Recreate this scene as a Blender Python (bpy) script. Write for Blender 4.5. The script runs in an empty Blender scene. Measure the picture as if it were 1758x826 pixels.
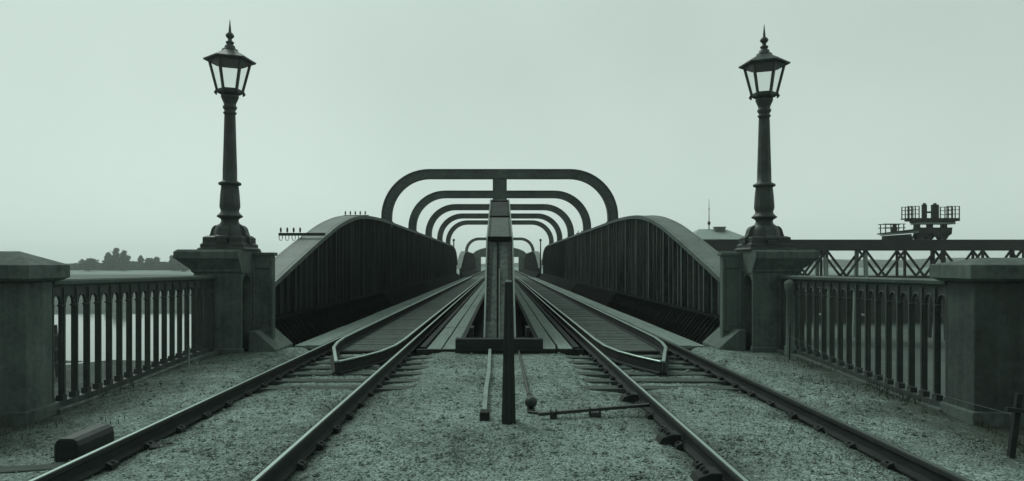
import bpy, bmesh, math, random
from mathutils import Vector, noise

rng = random.Random(7)
PI = math.pi
S = bpy.context.scene
COL = S.collection
EYE = 1.47          # eye height above the rail tops (rail tops are z = 0)

# ------------------------------------------------------------------ helpers
ORG = {}


class MB:
    """collects shapes in world metres; one build() = one mesh object"""

    def __init__(self):
        self.v, self.f, self.sm = [], [], []

    def add(self, vs, fs, smooth=False):
        b = len(self.v)
        self.v += [tuple(p) for p in vs]
        for f in fs:
            self.f.append([b + i for i in f])
            self.sm.append(smooth)
        return self

    def box(self, x0, x1, y0, y1, z0, z1):
        if x0 > x1: x0, x1 = x1, x0
        if y0 > y1: y0, y1 = y1, y0
        if z0 > z1: z0, z1 = z1, z0
        vs = [(x0, y0, z0), (x1, y0, z0), (x1, y1, z0), (x0, y1, z0),
              (x0, y0, z1), (x1, y0, z1), (x1, y1, z1), (x0, y1, z1)]
        return self.add(vs, [(0, 3, 2, 1), (4, 5, 6, 7), (0, 1, 5, 4), (1, 2, 6, 5), (2, 3, 7, 6), (3, 0, 4, 7)])

    def frustum(self, a, b):
        """a, b: (x0,x1,y0,y1,z) rectangles, bottom and top"""
        vs = []
        for x0, x1, y0, y1, z in (a, b):
            vs += [(x0, y0, z), (x1, y0, z), (x1, y1, z), (x0, y1, z)]
        return self.add(vs, [(0, 3, 2, 1), (4, 5, 6, 7), (0, 1, 5, 4), (1, 2, 6, 5), (2, 3, 7, 6), (3, 0, 4, 7)])

    def prism(self, poly, axis, a0, a1):
        """poly in the two other axes, pushed along axis (0 = x: poly (y,z); 1 = y: poly (x,z); 2 = z: poly (x,y))"""
        n = len(poly)
        def p(u, w, a):
            return (a, u, w) if axis == 0 else (u, a, w) if axis == 1 else (u, w, a)
        vs = [p(u, w, a0) for u, w in poly] + [p(u, w, a1) for u, w in poly]
        fs = [tuple(range(n)), tuple(range(2 * n - 1, n - 1, -1))]
        fs += [(i, (i + 1) % n, n + (i + 1) % n, n + i) for i in range(n)]
        return self.add(vs, fs)

    def tube(self, path, r, n=8, smooth=True):
        path = [Vector(p) for p in path]
        rs = r if isinstance(r, (list, tuple)) else [r] * len(path)
        vs, fs = [], []
        up = Vector((0.12, 0.07, 1)).normalized()
        for i, p in enumerate(path):
            t = (path[min(i + 1, len(path) - 1)] - path[max(i - 1, 0)]).normalized()
            ref = up if abs(t.dot(up)) < 0.9 else Vector((1, 0.1, 0)).normalized()
            a = t.cross(ref).normalized()
            b = t.cross(a)
            for k in range(n):
                w = 2 * PI * k / n
                vs.append(p + (a * math.cos(w) + b * math.sin(w)) * rs[i])
        for i in range(len(path) - 1):
            for k in range(n):
                fs.append((i * n + k, i * n + (k + 1) % n, (i + 1) * n + (k + 1) % n, (i + 1) * n + k))
        self.add(vs, fs, smooth)
        L = len(path) - 1
        self.add([vs[k] for k in range(n)], [tuple(range(n))])
        return self.add([vs[L * n + k] for k in range(n)], [tuple(range(n))])

    def lathe(self, prof, c, n=20, rot=0.0, smooth=True, square=False):
        vs, fs = [], []
        for r, z in prof:
            for k in range(n):
                w = rot + 2 * PI * k / n
                vs.append((c[0] + r * math.cos(w), c[1] + r * math.sin(w), z))
        for i in range(len(prof) - 1):
            for k in range(n):
                fs.append((i * n + k, i * n + (k + 1) % n, (i + 1) * n + (k + 1) % n, (i + 1) * n + k))
        self.add(vs, fs, smooth)
        self.add(vs[:n], [tuple(range(n))])
        return self.add(vs[-n:], [tuple(range(n))])

    def sweep(self, prof, path, smooth=False):
        """closed profile (u sideways, w up) along a path of (x,y,z), kept upright"""
        n = len(prof)
        vs, fs = [], []
        P = [Vector(p) for p in path]
        for i, p in enumerate(P):
            a = (p - P[i - 1]).normalized() if i > 0 else None
            b = (P[i + 1] - p).normalized() if i < len(P) - 1 else None
            t = ((a or b) + (b or a))
            t.z = 0
            t.normalize()
            k = 1.0
            if a and b:
                h = Vector((a.x, a.y, 0)).normalized()
                k = 1 / max(0.45, h.dot(t))
            side = Vector((t.y, -t.x, 0))
            for u, w in prof:
                vs.append(p + side * (u * k) + Vector((0, 0, w)))
        for i in range(len(P) - 1):
            for k in range(n):
                fs.append((i * n + k, i * n + (k + 1) % n, (i + 1) * n + (k + 1) % n, (i + 1) * n + k))
        self.add(vs, fs, smooth)
        self.add(vs[:n], [tuple(range(n))])
        return self.add(vs[-n:], [tuple(range(n))])

    def ribbon(self, x0, x1, pts, t):
        """a plate between x0 and x1 whose top runs through pts (y,z), t thick"""
        vs, fs = [], []
        for i, (y, z) in enumerate(pts):
            ya, za = pts[max(i - 1, 0)]
            yb, zb = pts[min(i + 1, len(pts) - 1)]
            d = Vector((yb - ya, zb - za)).normalized()
            oy, oz = y + d.y * t, z - d.x * t
            vs += [(x0, y, z), (x1, y, z), (x1, oy, oz), (x0, oy, oz)]
        for i in range(len(pts) - 1):
            for k in range(4):
                fs.append((i * 4 + k, i * 4 + (k + 1) % 4, (i + 1) * 4 + (k + 1) % 4, (i + 1) * 4 + k))
        fs += [(0, 1, 2, 3), tuple(4 * (len(pts) - 1) + k for k in (3, 2, 1, 0))]
        return self.add(vs, fs)

    def beam(self, a, b, w, h):
        """rectangular bar from a to b, w across, h in the upright sense"""
        a, b = Vector(a), Vector(b)
        t = (b - a).normalized()
        ref = Vector((0, 0, 1)) if abs(t.z) < 0.95 else Vector((0, 1, 0))
        s = t.cross(ref).normalized()
        u = s.cross(t)
        vs = []
        for p in (a, b):
            for i, j in ((-1, -1), (1, -1), (1, 1), (-1, 1)):
                vs.append(p + s * (i * w / 2) + u * (j * h / 2))
        return self.add(vs, [(0, 1, 2, 3), (7, 6, 5, 4), (0, 4, 5, 1), (1, 5, 6, 2), (2, 6, 7, 3), (3, 7, 4, 0)])

    def build(self, name, mat, parent=None, org=None, bevel=0, normals=True):
        me = bpy.data.meshes.new(name)
        o = bpy.data.objects.new(name, me)
        COL.objects.link(o)
        if parent is not None:
            org = ORG[parent.name]
            o.parent = parent
        elif org is None:
            xs, ys, zs = zip(*self.v)
            org = ((min(xs) + max(xs)) / 2, (min(ys) + max(ys)) / 2, min(zs))
        ORG[o.name] = org
        if parent is None:
            o.location = org
        me.from_pydata([(x - org[0], y - org[1], z - org[2]) for x, y, z in self.v], [], self.f)
        me.polygons.foreach_set('use_smooth', self.sm)
        if normals:
            bm = bmesh.new()
            bm.from_mesh(me)
            bmesh.ops.recalc_face_normals(bm, faces=bm.faces)
            bm.to_mesh(me)
            bm.free()
        me.materials.append(mat)
        me.update()
        if bevel:
            m = o.modifiers.new('edge', 'BEVEL')
            m.width = bevel
            m.segments = 2
            m.limit_method = 'ANGLE'
            m.angle_limit = math.radians(40)
        return o


def tag(o, label=None, cat=None, group=None, kind=None):
    if label: o['label'] = label
    if cat: o['category'] = cat
    if group: o['group'] = group
    if kind: o['kind'] = kind
    return o


def thing(name, loc, label, cat, group=None):
    o = bpy.data.objects.new(name, None)
    COL.objects.link(o)
    o.location = loc
    o.empty_display_size = 0.2
    ORG[o.name] = tuple(loc)
    return tag(o, label, cat, group)


def lerp(a, b, t): return a + (b - a) * t
def sst(a, b, x):
    t = max(0.0, min(1.0, (x - a) / (b - a)))
    return t * t * (3 - 2 * t)


def interp(pts, x):
    if x <= pts[0][0]: return pts[0][1]
    for (a, za), (b, zb) in zip(pts, pts[1:]):
        if x <= b: return lerp(za, zb, (x - a) / (b - a))
    return pts[-1][1]


def smooth_curve(pts, n=6):
    """Catmull-Rom through the points"""
    P = [pts[0]] + list(pts) + [pts[-1]]
    out = []
    for i in range(1, len(P) - 2):
        p0, p1, p2, p3 = P[i - 1:i + 3]
        for k in range(n):
            t = k / n
            out.append(tuple(0.5 * (2 * b + (c - a) * t + (2 * a - 5 * b + 4 * c - d) * t * t + (3 * b - a - 3 * c + d) * t ** 3)
                             for a, b, c, d in zip(p0, p1, p2, p3)))
    out.append(tuple(pts[-1]))
    return out


# ------------------------------------------------------------------ materials
RIN, ROUT = 1.665, 3.17      # rail distances from the bridge's centre line
TINT = (0.79, 1.0, 0.91)


def g(v, t=TINT):
    return (v * t[0], v * t[1], v * t[2], 1)


def mat(name, lo, hi, rough=0.8, scale=3.0, fine=40.0, bump=0.3, metal=0.0, streak=0.0, stretch=(1, 1, 1), spec=0.4, dist=0.01, tint=TINT, fmix=0.45):
    m = bpy.data.materials.new(name)
    m.use_nodes = True
    nt = m.node_tree
    N, L = nt.nodes, nt.links
    b = N['Principled BSDF']
    b.inputs['Roughness'].default_value = rough
    b.inputs['Metallic'].default_value = metal
    b.inputs['Specular IOR Level'].default_value = spec
    tc = N.new('ShaderNodeNewGeometry')
    mp = N.new('ShaderNodeMapping')
    mp.inputs['Scale'].default_value = stretch
    L.new(tc.outputs['Position'], mp.inputs['Vector'])
    n1 = N.new('ShaderNodeTexNoise')
    n1.inputs['Scale'].default_value = scale
    n1.inputs['Detail'].default_value = 6
    n1.inputs['Roughness'].default_value = 0.65
    L.new(mp.outputs[0], n1.inputs['Vector'])
    n2 = N.new('ShaderNodeTexNoise')
    n2.inputs['Scale'].default_value = fine
    n2.inputs['Detail'].default_value = 4
    n2.inputs['Roughness'].default_value = 0.7
    L.new(mp.outputs[0], n2.inputs['Vector'])
    mx = N.new('ShaderNodeMix')
    mx.data_type = 'FLOAT'
    mx.inputs[0].default_value = fmix
    L.new(n1.outputs[0], mx.inputs[2])
    L.new(n2.outputs[0], mx.inputs[3])
    fac = mx.outputs[0]
    if streak:
        ms = N.new('ShaderNodeMapping')
        ms.inputs['Scale'].default_value = (9, 9, 0.5)
        L.new(tc.outputs['Position'], ms.inputs['Vector'])
        n3 = N.new('ShaderNodeTexNoise')
        n3.inputs['Scale'].default_value = 1.3
        n3.inputs['Detail'].default_value = 5
        L.new(ms.outputs[0], n3.inputs['Vector'])
        m2 = N.new('ShaderNodeMix')
        m2.data_type = 'FLOAT'
        m2.inputs[0].default_value = streak
        L.new(fac, m2.inputs[2])
        L.new(n3.outputs[0], m2.inputs[3])
        fac = m2.outputs[0]
    r = N.new('ShaderNodeValToRGB')
    r.color_ramp.elements[0].position = 0.33
    r.color_ramp.elements[0].color = g(lo, tint)
    r.color_ramp.elements[1].position = 0.67
    r.color_ramp.elements[1].color = g(hi, tint)
    L.new(fac, r.inputs[0])
    L.new(r.outputs[0], b.inputs['Base Color'])
    if bump:
        bp = N.new('ShaderNodeBump')
        bp.inputs['Strength'].default_value = bump
        bp.inputs['Distance'].default_value = dist
        L.new(n2.outputs[0], bp.inputs['Height'])
        L.new(bp.outputs[0], b.inputs['Normal'])
    return m


def gravel_mat(name):
    m = mat(name, 0.13, 0.45, rough=0.95, scale=0.9, fine=7, bump=0, spec=0.15)
    nt = m.node_tree
    N, L = nt.nodes, nt.links
    b = N['Principled BSDF']
    ramp = [n for n in N if n.type == 'VALTORGB'][0]
    geo = [n for n in N if n.type == 'NEW_GEOMETRY'][0]
    vo = N.new('ShaderNodeTexVoronoi')
    vo.inputs['Scale'].default_value = 62
    vo.inputs['Randomness'].default_value = 1
    L.new(geo.outputs['Position'], vo.inputs['Vector'])
    bw = N.new('ShaderNodeSeparateColor')
    L.new(vo.outputs['Color'], bw.inputs[0])
    mr = N.new('ShaderNodeMapRange')
    mr.inputs[3].default_value = 0.45
    mr.inputs[4].default_value = 1.55
    L.new(bw.outputs[0], mr.inputs[0])
    mul = N.new('ShaderNodeMix')
    mul.data_type = 'RGBA'
    mul.blend_type = 'MULTIPLY'
    mul.inputs[0].default_value = 1
    L.new(ramp.outputs[0], mul.inputs[6])
    L.new(mr.outputs[0], mul.inputs[7])
    # dark soil and moss along the parapets
    sx = N.new('ShaderNodeSeparateXYZ')
    L.new(geo.outputs['Position'], sx.inputs[0])
    ab = N.new('ShaderNodeMath'); ab.operation = 'ABSOLUTE'
    L.new(sx.outputs[0], ab.inputs[0])
    nz = N.new('ShaderNodeTexNoise')
    nz.inputs['Scale'].default_value = 1.6
    nz.inputs['Detail'].default_value = 6
    L.new(geo.outputs['Position'], nz.inputs['Vector'])
    ad = N.new('ShaderNodeMath'); ad.operation = 'MULTIPLY_ADD'
    ad.inputs[1].default_value = 1.6
    L.new(nz.outputs[0], ad.inputs[0])
    L.new(ab.outputs[0], ad.inputs[2])
    m3 = N.new('ShaderNodeMapRange')
    m3.inputs[1].default_value = 4.5
    m3.inputs[2].default_value = 5.7
    m3.inputs[4].default_value = 0.85
    L.new(ad.outputs[0], m3.inputs[0])
    mm = N.new('ShaderNodeMix')
    mm.data_type = 'RGBA'
    mm.inputs[7].default_value = (0.045, 0.055, 0.042, 1)
    L.new(m3.outputs[0], mm.inputs[0])
    L.new(mul.outputs[2], mm.inputs[6])
    L.new(mm.outputs[2], b.inputs['Base Color'])
    # rust and oil soaked ballast close to the rails
    prev = mm
    for rr in (RIN, ROUT):
        sb = N.new('ShaderNodeMath'); sb.operation = 'SUBTRACT'; sb.inputs[1].default_value = rr
        L.new(ab.outputs[0], sb.inputs[0])
        a2 = N.new('ShaderNodeMath'); a2.operation = 'ABSOLUTE'
        L.new(sb.outputs[0], a2.inputs[0])
        a3 = N.new('ShaderNodeMath'); a3.operation = 'MULTIPLY_ADD'; a3.inputs[1].default_value = 0.7
        L.new(nz.outputs[0], a3.inputs[0]); L.new(a2.outputs[0], a3.inputs[2])
        m4 = N.new('ShaderNodeMapRange')
        m4.inputs[1].default_value = 0.36
        m4.inputs[2].default_value = 0.66
        m4.inputs[3].default_value = 0.75
        m4.inputs[4].default_value = 0.0
        L.new(a3.outputs[0], m4.inputs[0])
        mk = N.new('ShaderNodeMix'); mk.data_type = 'RGBA'
        mk.inputs[7].default_value = (0.055, 0.065, 0.055, 1)
        L.new(m4.outputs[0], mk.inputs[0]); L.new(prev.outputs[2], mk.inputs[6])
        prev = mk
    L.new(prev.outputs[2], b.inputs['Base Color'])
    bp = N.new('ShaderNodeBump')
    bp.inputs['Strength'].default_value = 0.9
    bp.inputs['Distance'].default_value = 0.02
    L.new(vo.outputs['Distance'], bp.inputs['Height'])
    bp.invert = True
    L.new(bp.outputs[0], b.inputs['Normal'])
    return m


M = {
    'gravel': gravel_mat('ballast_gravel'),
    'stone': mat('weathered_sandstone', 0.045, 0.20, 0.9, 1.7, 14, 0.8, streak=0.25, fmix=0.35),
    'stone_dark': mat('darker_sandstone', 0.025, 0.11, 0.9, 1.7, 14, 0.8, streak=0.25, fmix=0.35),  # darker copy of the sandstone, for the right end pier body
    'stone_pale': mat('pale_sandstone', 0.08, 0.22, 0.9, 1.6, 22, 0.5, streak=0.3),
    'lamp_iron': mat('lamp_cast_iron', 0.028, 0.09, 0.5, 5, 60, 0.3),
    'iron': mat('painted_cast_iron', 0.018, 0.05, 0.55, 4, 60, 0.25),
    'iron_fence': mat('weathered_iron_railing', 0.03, 0.11, 0.6, 4, 60, 0.25, streak=0.3),
    'steel': mat('riveted_girder_steel', 0.012, 0.035, 0.75, 1.2, 30, 0.3, streak=0.5),
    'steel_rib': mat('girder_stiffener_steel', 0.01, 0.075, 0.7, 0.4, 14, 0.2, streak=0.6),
    'rib_lit': mat('lit_stiffener_steel', 0.012, 0.24, 0.7, 0.4, 9, 0.2, streak=0.6),  # lighter stiffener copy: light on the right girder's ribs put into the colour
    'flange': mat('girder_flange_steel', 0.07, 0.2, 0.6, 1.2, 18, 0.3),
    'front': mat('plated_girder_front', 0.014, 0.15, 0.75, 1.3, 9, 0.6, streak=0.5),
    'portal': mat('portal_steel', 0.04, 0.18, 0.65, 0.9, 9, 0.25),
    'rail_side': mat('rusty_rail_side', 0.012, 0.035, 0.85, 5, 60, 0.3),
    'rail_top': mat('polished_rail_head', 0.36, 0.6, 0.38, 6, 80, 0.1, metal=0.85, stretch=(3, 0.3, 1)),
    'rail_dull': mat('dull_rail_head', 0.05, 0.16, 0.6, 6, 80, 0.1, metal=0.3, stretch=(3, 0.3, 1)),
    'sleeper': mat('weathered_sleeper_wood', 0.05, 0.13, 0.95, 3, 26, 0.7, stretch=(0.5, 6, 6)),
    'near_black': mat('near_black_matt', 0.004, 0.022, 0.95, 5, 14, 1.0, dist=0.06, spec=0.08),  # near-black shared by casing, floor plate, seam and plate-end bars
    'timber_dark': mat('tarred_timber', 0.014, 0.04, 0.9, 3, 30, 0.5, stretch=(0.6, 5, 5)),
    'plank': mat('pale_deck_planks', 0.17, 0.38, 0.95, 2.5, 24, 0.6, stretch=(9, 0.5, 4)),
    'plank_dark': mat('dark_deck_planks', 0.05, 0.15, 0.95, 2.5, 24, 0.6, stretch=(4, 1.2, 4)),
    'pale_wood': mat('pale_batten', 0.2, 0.38, 0.9, 3, 30, 0.4),
    'grass': mat('weed_green', 0.03, 0.10, 0.9, 6, 40, 0, tint=(0.75, 1, 0.65)),
    'leaf': mat('tree_leaf', 0.025, 0.085, 0.9, 0.35, 3, 0, tint=(0.75, 1, 0.75)),
    'bark': mat('tree_bark', 0.03, 0.07, 0.95, 4, 20, 0.5),
    'bank': mat('rubble_bank', 0.02, 0.11, 0.95, 0.5, 3, 0.8, dist=0.2),
    'far_bank': mat('bank_grass', 0.045, 0.13, 0.95, 0.05, 0.5, 0, stretch=(0.35, 1, 1)),
    'field': mat('pale_field', 0.22, 0.36, 0.95, 0.01, 0.12, 0, stretch=(0.3, 1, 1)),
    'quay': mat('quay_ground', 0.03, 0.13, 0.95, 0.12, 2, 0.4),
    'hill': mat('wooded_hill', 0.03, 0.08, 0.95, 0.05, 0.4, 0),
    'slate': mat('pale_slate_roof', 0.26, 0.40, 0.6, 0.6, 8, 0.3),
    'shed': mat('sooty_shed_wall', 0.04, 0.10, 0.9, 0.5, 6, 0.3, streak=0.4),
    'plaster': mat('grey_plaster', 0.14, 0.24, 0.9, 0.5, 6, 0.3, streak=0.4),
    'pale_iron': mat('pale_painted_steel', 0.2, 0.34, 0.7, 0.7, 8, 0.2),
    'truss': mat('dark_truss_steel', 0.008, 0.035, 0.7, 0.6, 8, 0.2),
}

# water
w = bpy.data.materials.new('river_water')
w.use_nodes = True
nb = w.node_tree
pb = nb.nodes['Principled BSDF']
pb.inputs['Base Color'].default_value = (0.13, 0.165, 0.15, 1)
pb.inputs['Roughness'].default_value = 0.06
wn = nb.nodes.new('ShaderNodeTexNoise'); wn.inputs['Scale'].default_value = 0.7; wn.inputs['Detail'].default_value = 4
wg = nb.nodes.new('ShaderNodeNewGeometry')
wb = nb.nodes.new('ShaderNodeBump'); wb.inputs['Strength'].default_value = 0.05; wb.inputs['Distance'].default_value = 0.15
nb.links.new(wg.outputs['Position'], wn.inputs['Vector'])
nb.links.new(wn.outputs[0], wb.inputs['Height'])
nb.links.new(wb.outputs[0], pb.inputs['Normal'])
M['water'] = w

# lantern glass: clear and thin
gl = bpy.data.materials.new('lantern_glass')
gl.use_nodes = True
nt = gl.node_tree
nt.nodes.clear()
out = nt.nodes.new('ShaderNodeOutputMaterial')
tr = nt.nodes.new('ShaderNodeBsdfTransparent'); tr.inputs[0].default_value = (0.985, 0.995, 0.99, 1)
go = nt.nodes.new('ShaderNodeBsdfGlossy'); go.inputs['Roughness'].default_value = 0.08
df = nt.nodes.new('ShaderNodeBsdfTranslucent'); df.inputs[0].default_value = (0.8, 0.86, 0.83, 1)
mx1 = nt.nodes.new('ShaderNodeMixShader'); mx1.inputs[0].default_value = 0.05
mx2 = nt.nodes.new('ShaderNodeMixShader'); mx2.inputs[0].default_value = 0.04
nt.links.new(tr.outputs[0], mx1.inputs[1]); nt.links.new(go.outputs[0], mx1.inputs[2])
nt.links.new(mx1.outputs[0], mx2.inputs[1]); nt.links.new(df.outputs[0], mx2.inputs[2])
nt.links.new(mx2.outputs[0], out.inputs[0])
M['glass'] = gl

# ------------------------------------------------------------------ ground of the approach


def gz(x, y):
    a = abs(x)
    t = sst(5.5, 11.5, y)
    s = sst(8.2, 9.6, y)
    mid = -0.135
    between = lerp(-0.125, -0.182, s)
    outer = lerp(-0.24, -0.055, t)
    if a < 1.0: z = mid
    elif a < 1.3: z = lerp(mid, lerp(-0.14, -0.19, s), (a - 1.0) / 0.3)
    elif a < 3.3: z = lerp(lerp(-0.14, -0.19, s), between, sst(1.3, 1.9, a))
    else: z = lerp(between, lerp(lerp(-.15, -.055, t), outer, sst(3.9, 4.7, a)), sst(3.3, 3.6, a))
    for r in (RIN, ROUT):
        z -= 0.045 * math.exp(-((a - r) / 0.16) ** 2)
    if a > 4.6: z -= 0.06 * sst(4.6, 5.4, a)
    return z


def gnoise(x, y):
    return 0.022 * noise.noise((x * 1.1, y * 1.1, 8.1)) + 0.014 * noise.noise((x * 1.7, y * 1.7, 3.1)) + 0.009 * noise.noise((x * 6, y * 6, 1.1)) + 0.006 * noise.noise((x * 17, y * 17, 7.7))


def ground_sheet():
    mb = MB()
    xs = [-9 + 0.5 * i for i in range(8)] + [-5.05 + 0.05 * i for i in range(203)] + [5.5 + 0.5 * i for i in range(8)]
    ys = [-5, -3, -1, 1, 2, 3] + [3.6 + 0.05 * i for i in range(183)]
    n = len(xs)
    vs = [(x, y, gz(x, y) + gnoise(x, y)) for y in ys for x in xs]
    fs = [(j * n + i, j * n + i + 1, (j + 1) * n + i + 1, (j + 1) * n + i) for j in range(len(ys) - 1) for i in range(n - 1)
          if not ((abs(xs[i]) > 5.35 or abs(xs[i + 1]) > 5.35) and ys[j] > 7.6)]
    mb.add(vs, fs, True)
    o = mb.build('gravel_ground', M['gravel'], org=(0, 0, 0), normals=False)
    tag(o, kind='structure')
    return o


ground_sheet()

# loose stones
mb = MB()
octf = [(0, 2, 4), (2, 1, 4), (1, 3, 4), (3, 0, 4), (2, 0, 5), (1, 2, 5), (3, 1, 5), (0, 3, 5)]
cnt = 0
while cnt < 26000:
    y = 4.3 + 8.3 * rng.random() ** 1.7
    x = rng.uniform(-5.0, 5.0)
    if abs(x) > 0.78 * y + 0.2: continue
    if min(abs(abs(x) - RIN), abs(abs(x) - ROUT)) < 0.075: continue
    if noise.noise((x * 0.9, y * 0.9, 5)) + rng.uniform(-0.5, 0.5) < -0.15: continue
    r = rng.uniform(0.005, 0.014) * (rng.uniform(1.6, 3.0) if rng.random() < 0.06 else 1)
    z = gz(x, y) + gnoise(x, y) + r * 0.25
    a = rng.uniform(0, PI)
    ca, sa = math.cos(a), math.sin(a)
    e = [rng.uniform(0.7, 1.3) for _ in range(6)]
    q = [(r * e[0], 0, 0), (-r * e[1], 0, 0), (0, r * e[2], 0), (0, -r * e[3], 0), (0.2 * r, 0.1 * r, r * .75 * e[4]), (0, 0, -r * .7 * e[5])]
    mb.add([(x + p[0] * ca - p[1] * sa, y + p[0] * sa + p[1] * ca, z + p[2]) for p in q], octf)
    cnt += 1
tag(mb.build('loose_gravel', M['gravel'], org=(0, 0, 0), normals=False), 'loose grey gravel stones strewn between and beside the rails', 'gravel', kind='stuff')

# weeds along the parapets
mb = MB()
for i in range(3000):
    s = 1 if rng.random() < 0.68 else -1
    y = rng.uniform(6.2, 12.0)
    x = s * (5.0 - abs(rng.gauss(0, 0.24)) + 0.05)
    if rng.random() < 0.12: x = s * rng.uniform(3.8, 4.8)
    if noise.noise((x * 1.2, y * 1.5, 9)) < -0.02: continue
    z = gz(x, y)
    h = rng.uniform(0.02, 0.09)
    a = rng.uniform(0, 2 * PI)
    lx, ly = rng.gauss(0, 0.4) * h, rng.gauss(0, 0.4) * h
    wd = rng.uniform(0.003, 0.009)
    mb.add([(x - wd * math.cos(a), y - wd * math.sin(a), z - .01), (x + wd * math.cos(a), y + wd * math.sin(a), z - .01), (x + lx, y + ly, z + h)], [(0, 1, 2)])
for i in range(900):      # thin moss and grass between the tracks
    x, y = rng.uniform(-4.2, 4.2), rng.uniform(5, 12)
    if noise.noise((x * 0.8, y * 0.8, 21)) < 0.2: continue
    z = gz(x, y)
    h = rng.uniform(0.015, 0.05)
    a = rng.uniform(0, 2 * PI)
    mb.add([(x - .004 * math.cos(a), y - .004 * math.sin(a), z - .01), (x + .004 * math.cos(a), y + .004 * math.sin(a), z - .01), (x + rng.gauss(0, .02), y + rng.gauss(0, .02), z + h)], [(0, 1, 2)])
tag(mb.build('weeds', M['grass'], org=(0, 0, 0), normals=False), 'low weeds and grass tufts along the feet of both railings', 'weeds', kind='stuff')

# abutment wall under the approach, river, banks
mb = MB()
mb.box(-5.42, 5.42, -5, 12.6, -7.4, -0.42)
tag(mb.build('abutment_wall', M['stone']), 'high stone abutment wall carrying the gravelled approach and its railings', 'wall')

mb = MB()
mb.add([(-600, -60, -7), (600, -60, -7), (600, 620, -7), (-600, 620, -7)], [(0, 1, 2, 3)])
tag(mb.build('river_water', M['water'], org=(0, 0, -7), normals=False), kind='structure')


def sheet(name, m, xs, ys, fz):
    mb = MB()
    n = len(xs)
    mb.add([(x, y, fz(x, y)) for y in ys for x in xs],
           [(j * n + i, j * n + i + 1, (j + 1) * n + i + 1, (j + 1) * n + i) for j in range(len(ys) - 1) for i in range(n - 1)], True)
    return tag(mb.build(name, m, org=(0, 0, 0), normals=False), kind='structure')


sheet('near_bank', M['bank'], [-120 + 1.0 * i for i in range(116)], [-20 + 1.0 * i for i in range(84)],
      lambda x, y: -6.1 - 0.8 * sst(44, 60, y) - 0.6 * sst(60, 62, y) + 0.35 * noise.noise((x * .3, y * .3, 0)) + 0.2 * noise.noise((x * .9, y * .9, 4)))
xs_far = [-600, -500] + [-400 + 12 * i for i in range(68)] + [500, 600]


def far_z(x, y):
    return interp([(118, -7.6), (121, -6.5), (150, -5.2), (222, -2.2), (250, -1.15), (400, -1.0), (3000, -1.0)], y) + (0.25 * noise.noise((x * .03, y * .03, 2)) if y < 230 else 0)


sheet('far_bank', M['far_bank'], xs_far, [118, 120, 122, 126, 132, 140, 150, 160, 172, 185, 200, 212, 224], far_z)
sheet('field', M['field'], xs_far, [224, 236, 250, 280, 330, 400, 500, 620], far_z)
sheet('quay_ground', M['quay'], [9 + 4 * i for i in range(50)], [13.5 + 4 * i for i in range(28)],
      lambda x, y: -5.0 + 0.12 * noise.noise((x * .2, y * .2, 0)) - (2.6 if x < 10 or y > 119 else 0))


def ridge(name, x0, x1, y, base, h, seed):
    mb = MB()
    n, k = 90, 9
    vs = []
    for i in range(n):
        u = i / (n - 1)
        x = lerp(x0, x1, u)
        top = h * math.sin(PI * u) ** 0.6 * (0.75 + 0.4 * noise.noise((x * 0.012, seed, 0)) + 0.12 * noise.noise((x * 0.09, seed, 3)))
        for j in range(k):
            v = j / (k - 1)
            vs.append((x, y + 160 * (v - 0.5), base + top * math.sin(PI * v)))
    mb.add(vs, [(i * k + j, (i + 1) * k + j, (i + 1) * k + j + 1, i * k + j + 1) for i in range(n - 1) for j in range(k - 1)], True)
    return tag(mb.build(name, M['hill'], normals=True), kind='structure')


ridge('hills', 150, 520, 480, -1.2, 8.0, 1)
ridge('hills', -480, -70, 520, -1.2, 3.6, 5)
ridge('hills', -70, 220, 530, -1.2, 4.5, 9)

# ------------------------------------------------------------------ rails
HEAD = [(-.017, -.006), (-.015, 0), (.015, 0), (.017, -.006)]
WEBP = [(-.027, -.002), (-.0175, -.001), (.0175, -.001), (.027, -.002), (.031, -.009), (.031, -.036), (.010, -.052), (.010, -.118), (.068, -.132), (.068, -.146), (-.068, -.146), (-.068, -.132), (-.010, -.118), (-.010, -.052), (-.031, -.036), (-.031, -.009)]
for x, lab in ((-ROUT, 'outer rail of the left track with polished head, beside the rounded iron box'),
               (-RIN, 'inner rail of the left track, its polished head shining'),
               (RIN, 'inner rail of the right track, reached by the point rod'),
               (ROUT, 'outer rail of the right track, its head dull and dark')):
    t = thing('railway_rail', (x, 1, -.146), lab, 'rail', 'running rails')
    MB().sweep(HEAD, [(x, 1, 0), (x, 170, 0)]).build('rail_head', M['rail_dull' if x > 3 else 'rail_top'], t)
    MB().sweep(WEBP, [(x, 1, 0), (x, 170, 0)]).build('rail_web', M['rail_side'], t)

for s, side in ((-1, 'left'), (1, 'right')):
    path = [(s * 3.02, 74), (s * 3.02, 14.6), (s * 3.01, 13.5), (s * 2.95, 12.7), (s * 2.84, 11.95), (s * 2.62, 11.1), (s * 2.39, 10.2)]
    p3 = [(x, y, 0.045) for x, y in path]
    p4 = [(s * 2.36, 10.2, 0.045), (s * 2.12, 10.8, .045), (s * 1.94, 11.4, .045), (s * 1.83, 12.2, .045), (s * 1.80, 13.2, .045), (s * 1.80, 74, .045)]
    t = thing('guard_rail', (s * 2.4, 10.2, -.146), f'bent guard rails inside the {side} track closing to a point before the bridge', 'guard rail', 'pointed guard rails')
    top = [(-.027, -.022), (-.027, -.006), (-.02, 0), (.02, 0), (.027, -.006), (.027, -.022)]
    side_p = [(-.027, -.0225), (.027, -.0225), (.012, -.045), (.012, -.16), (.055, -.175), (.055, -.19), (-.055, -.19), (-.055, -.175), (-.012, -.16), (-.012, -.045)]
    MB().sweep(top, p3).sweep(top, p4).build('rail_head', M['rail_top'], t)
    MB().sweep(side_p, p3).sweep(side_p, p4).build('rail_web', M['rail_side'], t)

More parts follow.
